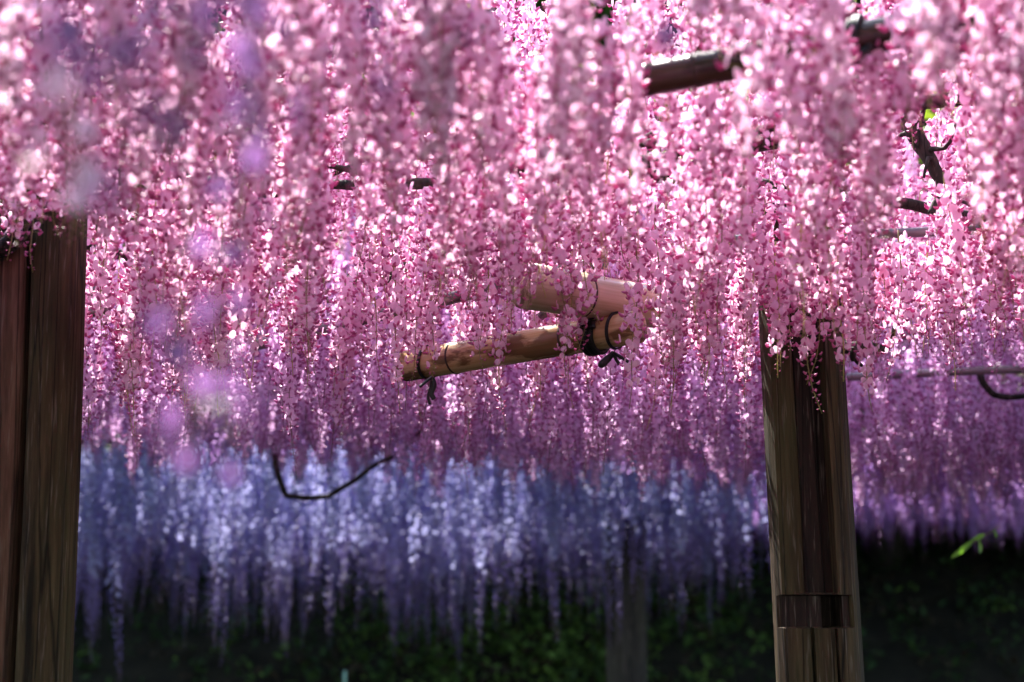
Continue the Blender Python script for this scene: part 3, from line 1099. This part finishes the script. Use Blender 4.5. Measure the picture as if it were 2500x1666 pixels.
near = [i for i in range(len(cand)) if cand[i][2] < 7]
far = [i for i in range(len(cand)) if cand[i][2] >= 7]
chosen = set(sorted(near, key=lambda i: -vis[i])[:300 - len(HEROES)])
chosen_far = set(sorted(far, key=lambda i: -vis[i])[:120])
picked = []
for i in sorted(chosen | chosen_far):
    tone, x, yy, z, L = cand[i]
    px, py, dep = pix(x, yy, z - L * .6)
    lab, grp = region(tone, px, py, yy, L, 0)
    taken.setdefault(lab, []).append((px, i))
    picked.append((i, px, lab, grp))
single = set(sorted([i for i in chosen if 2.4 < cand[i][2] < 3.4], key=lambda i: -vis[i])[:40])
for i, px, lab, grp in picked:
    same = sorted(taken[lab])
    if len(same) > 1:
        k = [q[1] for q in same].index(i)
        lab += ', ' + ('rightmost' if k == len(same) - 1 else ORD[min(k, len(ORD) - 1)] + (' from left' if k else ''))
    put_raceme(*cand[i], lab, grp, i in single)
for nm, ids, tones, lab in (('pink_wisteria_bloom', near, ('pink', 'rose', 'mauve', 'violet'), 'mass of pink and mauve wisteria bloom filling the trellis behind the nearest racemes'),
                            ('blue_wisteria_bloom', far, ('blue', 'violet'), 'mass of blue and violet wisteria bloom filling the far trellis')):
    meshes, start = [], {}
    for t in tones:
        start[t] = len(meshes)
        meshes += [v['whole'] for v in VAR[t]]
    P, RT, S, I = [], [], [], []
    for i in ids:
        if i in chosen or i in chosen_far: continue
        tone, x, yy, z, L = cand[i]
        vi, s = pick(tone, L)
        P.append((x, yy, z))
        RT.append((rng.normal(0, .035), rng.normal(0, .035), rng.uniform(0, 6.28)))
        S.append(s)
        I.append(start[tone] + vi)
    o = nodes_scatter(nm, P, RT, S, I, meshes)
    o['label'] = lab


# ------------------------------------------------------------------ leaves
def leaf_cluster(m, n, size, spread, seed, flat=.4):
    r = random.Random(seed)
    gg = Geo()
    for k in range(n):
        c = Vector((r.gauss(0, spread), r.gauss(0, spread), r.gauss(0, spread * flat)))
        L = size * r.uniform(.7, 1.3)
        W = L * r.uniform(.20, .30)
        M = Euler((r.uniform(-.9, .9), r.uniform(-.9, .9), r.uniform(0, 6.28))).to_matrix()
        pts = [(0, 0, 0), (L * .35, W, .05 * L), (L * .35, -W, .05 * L), (L * .45, 0, -.03 * L), (L * .75, W * .7, 0), (L * .75, -W * .7, 0), (L, 0, -.12 * L)]
        gg.add([c + M @ Vector(p) for p in pts], [(0, 2, 3), (0, 3, 1), (3, 2, 5, 6), (1, 3, 6, 4)])
    return gg.mesh('leaf_cluster', m)


# leaf cover added above trellis and camera to hold back sun and sky
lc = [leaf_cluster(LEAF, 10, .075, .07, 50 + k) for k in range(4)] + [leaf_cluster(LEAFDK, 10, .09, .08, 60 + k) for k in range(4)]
P, RT, S, I = [], [], [], []


def cover(n, x0, x1, y0, y1, z0, z1, dark, hole=None):
    for _ in range(n):
        x, y = rng.uniform(x0, x1), rng.uniform(y0, y1)
        if hole is not None and noise.noise(Vector((x * .9, y * .9, 40))) < hole: continue
        P.append((x, y, rng.uniform(z0, z1)))
        RT.append((rng.uniform(-.5, .5), rng.uniform(-.5, .5), rng.uniform(0, 6.28)))
        S.append(rng.uniform(.7, 1.3))
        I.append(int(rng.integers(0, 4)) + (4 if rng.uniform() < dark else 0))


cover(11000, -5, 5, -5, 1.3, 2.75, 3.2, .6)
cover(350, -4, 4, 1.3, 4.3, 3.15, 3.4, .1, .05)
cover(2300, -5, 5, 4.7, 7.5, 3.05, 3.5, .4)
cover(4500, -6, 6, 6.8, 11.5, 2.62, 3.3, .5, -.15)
o = nodes_scatter('added_shade_foliage', P, RT, S, I, lc)
o['label'] = 'wisteria leaves added over the trellis to shade it'

# undergrowth of the bank
ug = ([leaf_cluster(LEAFMID, 10, .060, .05, 70 + k, .8) for k in range(4)] + [leaf_cluster(LEAFDK, 10, .075, .06, 80 + k, .8) for k in range(4)]
      + [leaf_cluster(LITTER, 7, .07, .06, 90 + k, .3) for k in range(3)])
P, RT, S, I = [], [], [], []
for _ in range(20000):
    x, y = rng.uniform(-6, 6), rng.uniform(10.2, 15.5)
    u = .5 + .5 * noise.noise(Vector((x * .7, y * .7, 77)))
    mid = math.exp(-((x - .2) / 1.7) ** 2)
    if rng.uniform() > .10 + .75 * mid * (.3 + u): continue
    z = ground_z(x, y) + rng.uniform(0, .16)
    P.append((x, y, z))
    RT.append((.5 + rng.uniform(-.5, .5), rng.uniform(-.5, .5), rng.uniform(0, 6.28)))
    S.append(rng.uniform(.6, 1.4))
    q = rng.uniform()
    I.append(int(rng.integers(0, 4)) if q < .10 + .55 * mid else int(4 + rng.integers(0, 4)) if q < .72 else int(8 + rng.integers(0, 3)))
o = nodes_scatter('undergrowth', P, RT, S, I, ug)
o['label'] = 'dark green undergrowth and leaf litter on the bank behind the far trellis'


# evergreen trees added on the bank to shade it
def tree(x, y, h, seed, label):
    root = empty('added_shade_tree', (x, y, ground_z(x, y) - .1))
    tag(root, label, 'tree', 'added evergreens shading the bank')
    r = random.Random(seed)
    gg = Geo()
    gg.tube([(0, 0, 0), (.08, 0, h * .3), (.0, .1, h * .65), (.05, .05, h * .95)], [.17, .13, .09, .02], 10)
    for k in range(9):
        a, z = r.uniform(0, 6.28), h * r.uniform(.3, .85)
        gg.tube([(0, 0, z), (math.cos(a) * .8, math.sin(a) * .8, z + .35), (math.cos(a) * 1.6, math.sin(a) * 1.6, z + .4)], [.05, .03, .01], 6)
    link('trunk', gg.mesh('trunk', BARK), root)
    gg = Geo()
    for k in range(9000):
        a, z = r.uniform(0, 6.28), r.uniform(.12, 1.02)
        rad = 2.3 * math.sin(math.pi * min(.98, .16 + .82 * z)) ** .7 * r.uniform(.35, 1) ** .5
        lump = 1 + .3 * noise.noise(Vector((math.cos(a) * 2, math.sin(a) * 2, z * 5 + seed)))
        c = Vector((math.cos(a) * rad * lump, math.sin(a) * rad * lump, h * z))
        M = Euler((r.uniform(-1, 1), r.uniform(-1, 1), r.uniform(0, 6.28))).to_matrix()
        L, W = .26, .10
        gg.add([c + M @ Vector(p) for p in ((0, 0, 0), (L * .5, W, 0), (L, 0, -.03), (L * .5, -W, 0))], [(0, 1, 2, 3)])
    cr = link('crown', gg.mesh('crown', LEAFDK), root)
    return root


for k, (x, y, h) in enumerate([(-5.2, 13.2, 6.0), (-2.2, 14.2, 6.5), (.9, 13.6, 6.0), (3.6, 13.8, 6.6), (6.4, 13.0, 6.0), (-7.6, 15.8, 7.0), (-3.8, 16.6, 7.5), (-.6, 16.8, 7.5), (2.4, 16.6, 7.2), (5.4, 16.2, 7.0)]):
    tree(x, y, h, 300 + k, 'dense dark evergreen added to shade the bank, ' + ['leftmost of the front row', 'behind the blue bloom left of centre', 'behind the distant grey post', 'behind the notched post', 'rightmost of the front row', 'leftmost of the back row', 'second in the back row', 'middle of the back row', 'fourth in the back row', 'rightmost of the back row'][k])

# leaf spray and the pale marker at the foot of the bank
p = at(2355, 1340, 5.2)
root = empty('leaf_spray', at(2440, 1285, 5.2))
tag(root, 'small fresh green leaf spray against the dark bank at right', 'leaf')
gg = Geo()
gg.tube([Vector((0, 0, 0)), at(2400, 1310, 5.2) - root.location, at(2330, 1350, 5.2) - root.location], .0015, 5)
stalk = link('stalk', gg.mesh('stalk', STEM), root)
FRESH = petal('fresh_leaf', (.16, .34, .04), (.24, .44, .07), (.8, 1, .3), .4)
for (ax_, ay_, bx_, by_, w) in ((2375, 1320, 2322, 1362, .011), (2405, 1305, 2372, 1318, .010), (2390, 1318, 2392, 1352, .008), (2425, 1292, 2432, 1315, .006)):
    a, b_ = at(ax_, ay_, 5.2) - root.location, at(bx_, by_, 5.17) - root.location
    d = b_ - a
    s = d.cross(Vector((0, 1, 0))).normalized() * w
    s.y += w * .6
    v, f = [], []
    for i, t in enumerate(np.linspace(0, 1, 6)):
        ww = math.sin(math.pi * (.06 + .9 * t)) ** .8
        c = a + d * t + Vector((0, -.012 * math.sin(3 * t), 0))
        v += [c + s * ww, c + Vector((0, .003, 0)), c - s * ww]
    for i in range(5):
        for k in range(2): f.append((i * 3 + k, i * 3 + k + 1, i * 3 + k + 4, i * 3 + k + 3))
    link('leaf', mesh_of('leaf', v, f, FRESH), stalk)

q = at(842, 1650, 9.5)
root = empty('plant_marker', (q.x, q.y, ground_z(q.x, q.y) - .05))
tag(root, 'small pale green marker stake standing at the foot of the dark bank', 'marker')
gg = Geo()
zt = q.z + .03 - root.location.z
gg.tube([(0, 0, 0), (0, 0, zt - .12)], .008, 8)
link('stake', gg.mesh('stake', WOOD_D), root)
gg = Geo()
gg.tube([(0, 0, zt - .14), (0, 0, zt - .12), (0, 0, zt - .005), (0, 0, zt)], [.019, .021, .020, .012], 10, flat=.5)
link('cap', gg.mesh('cap', plain('pale_green_paint', (.22, .42, .33), .5)), root)
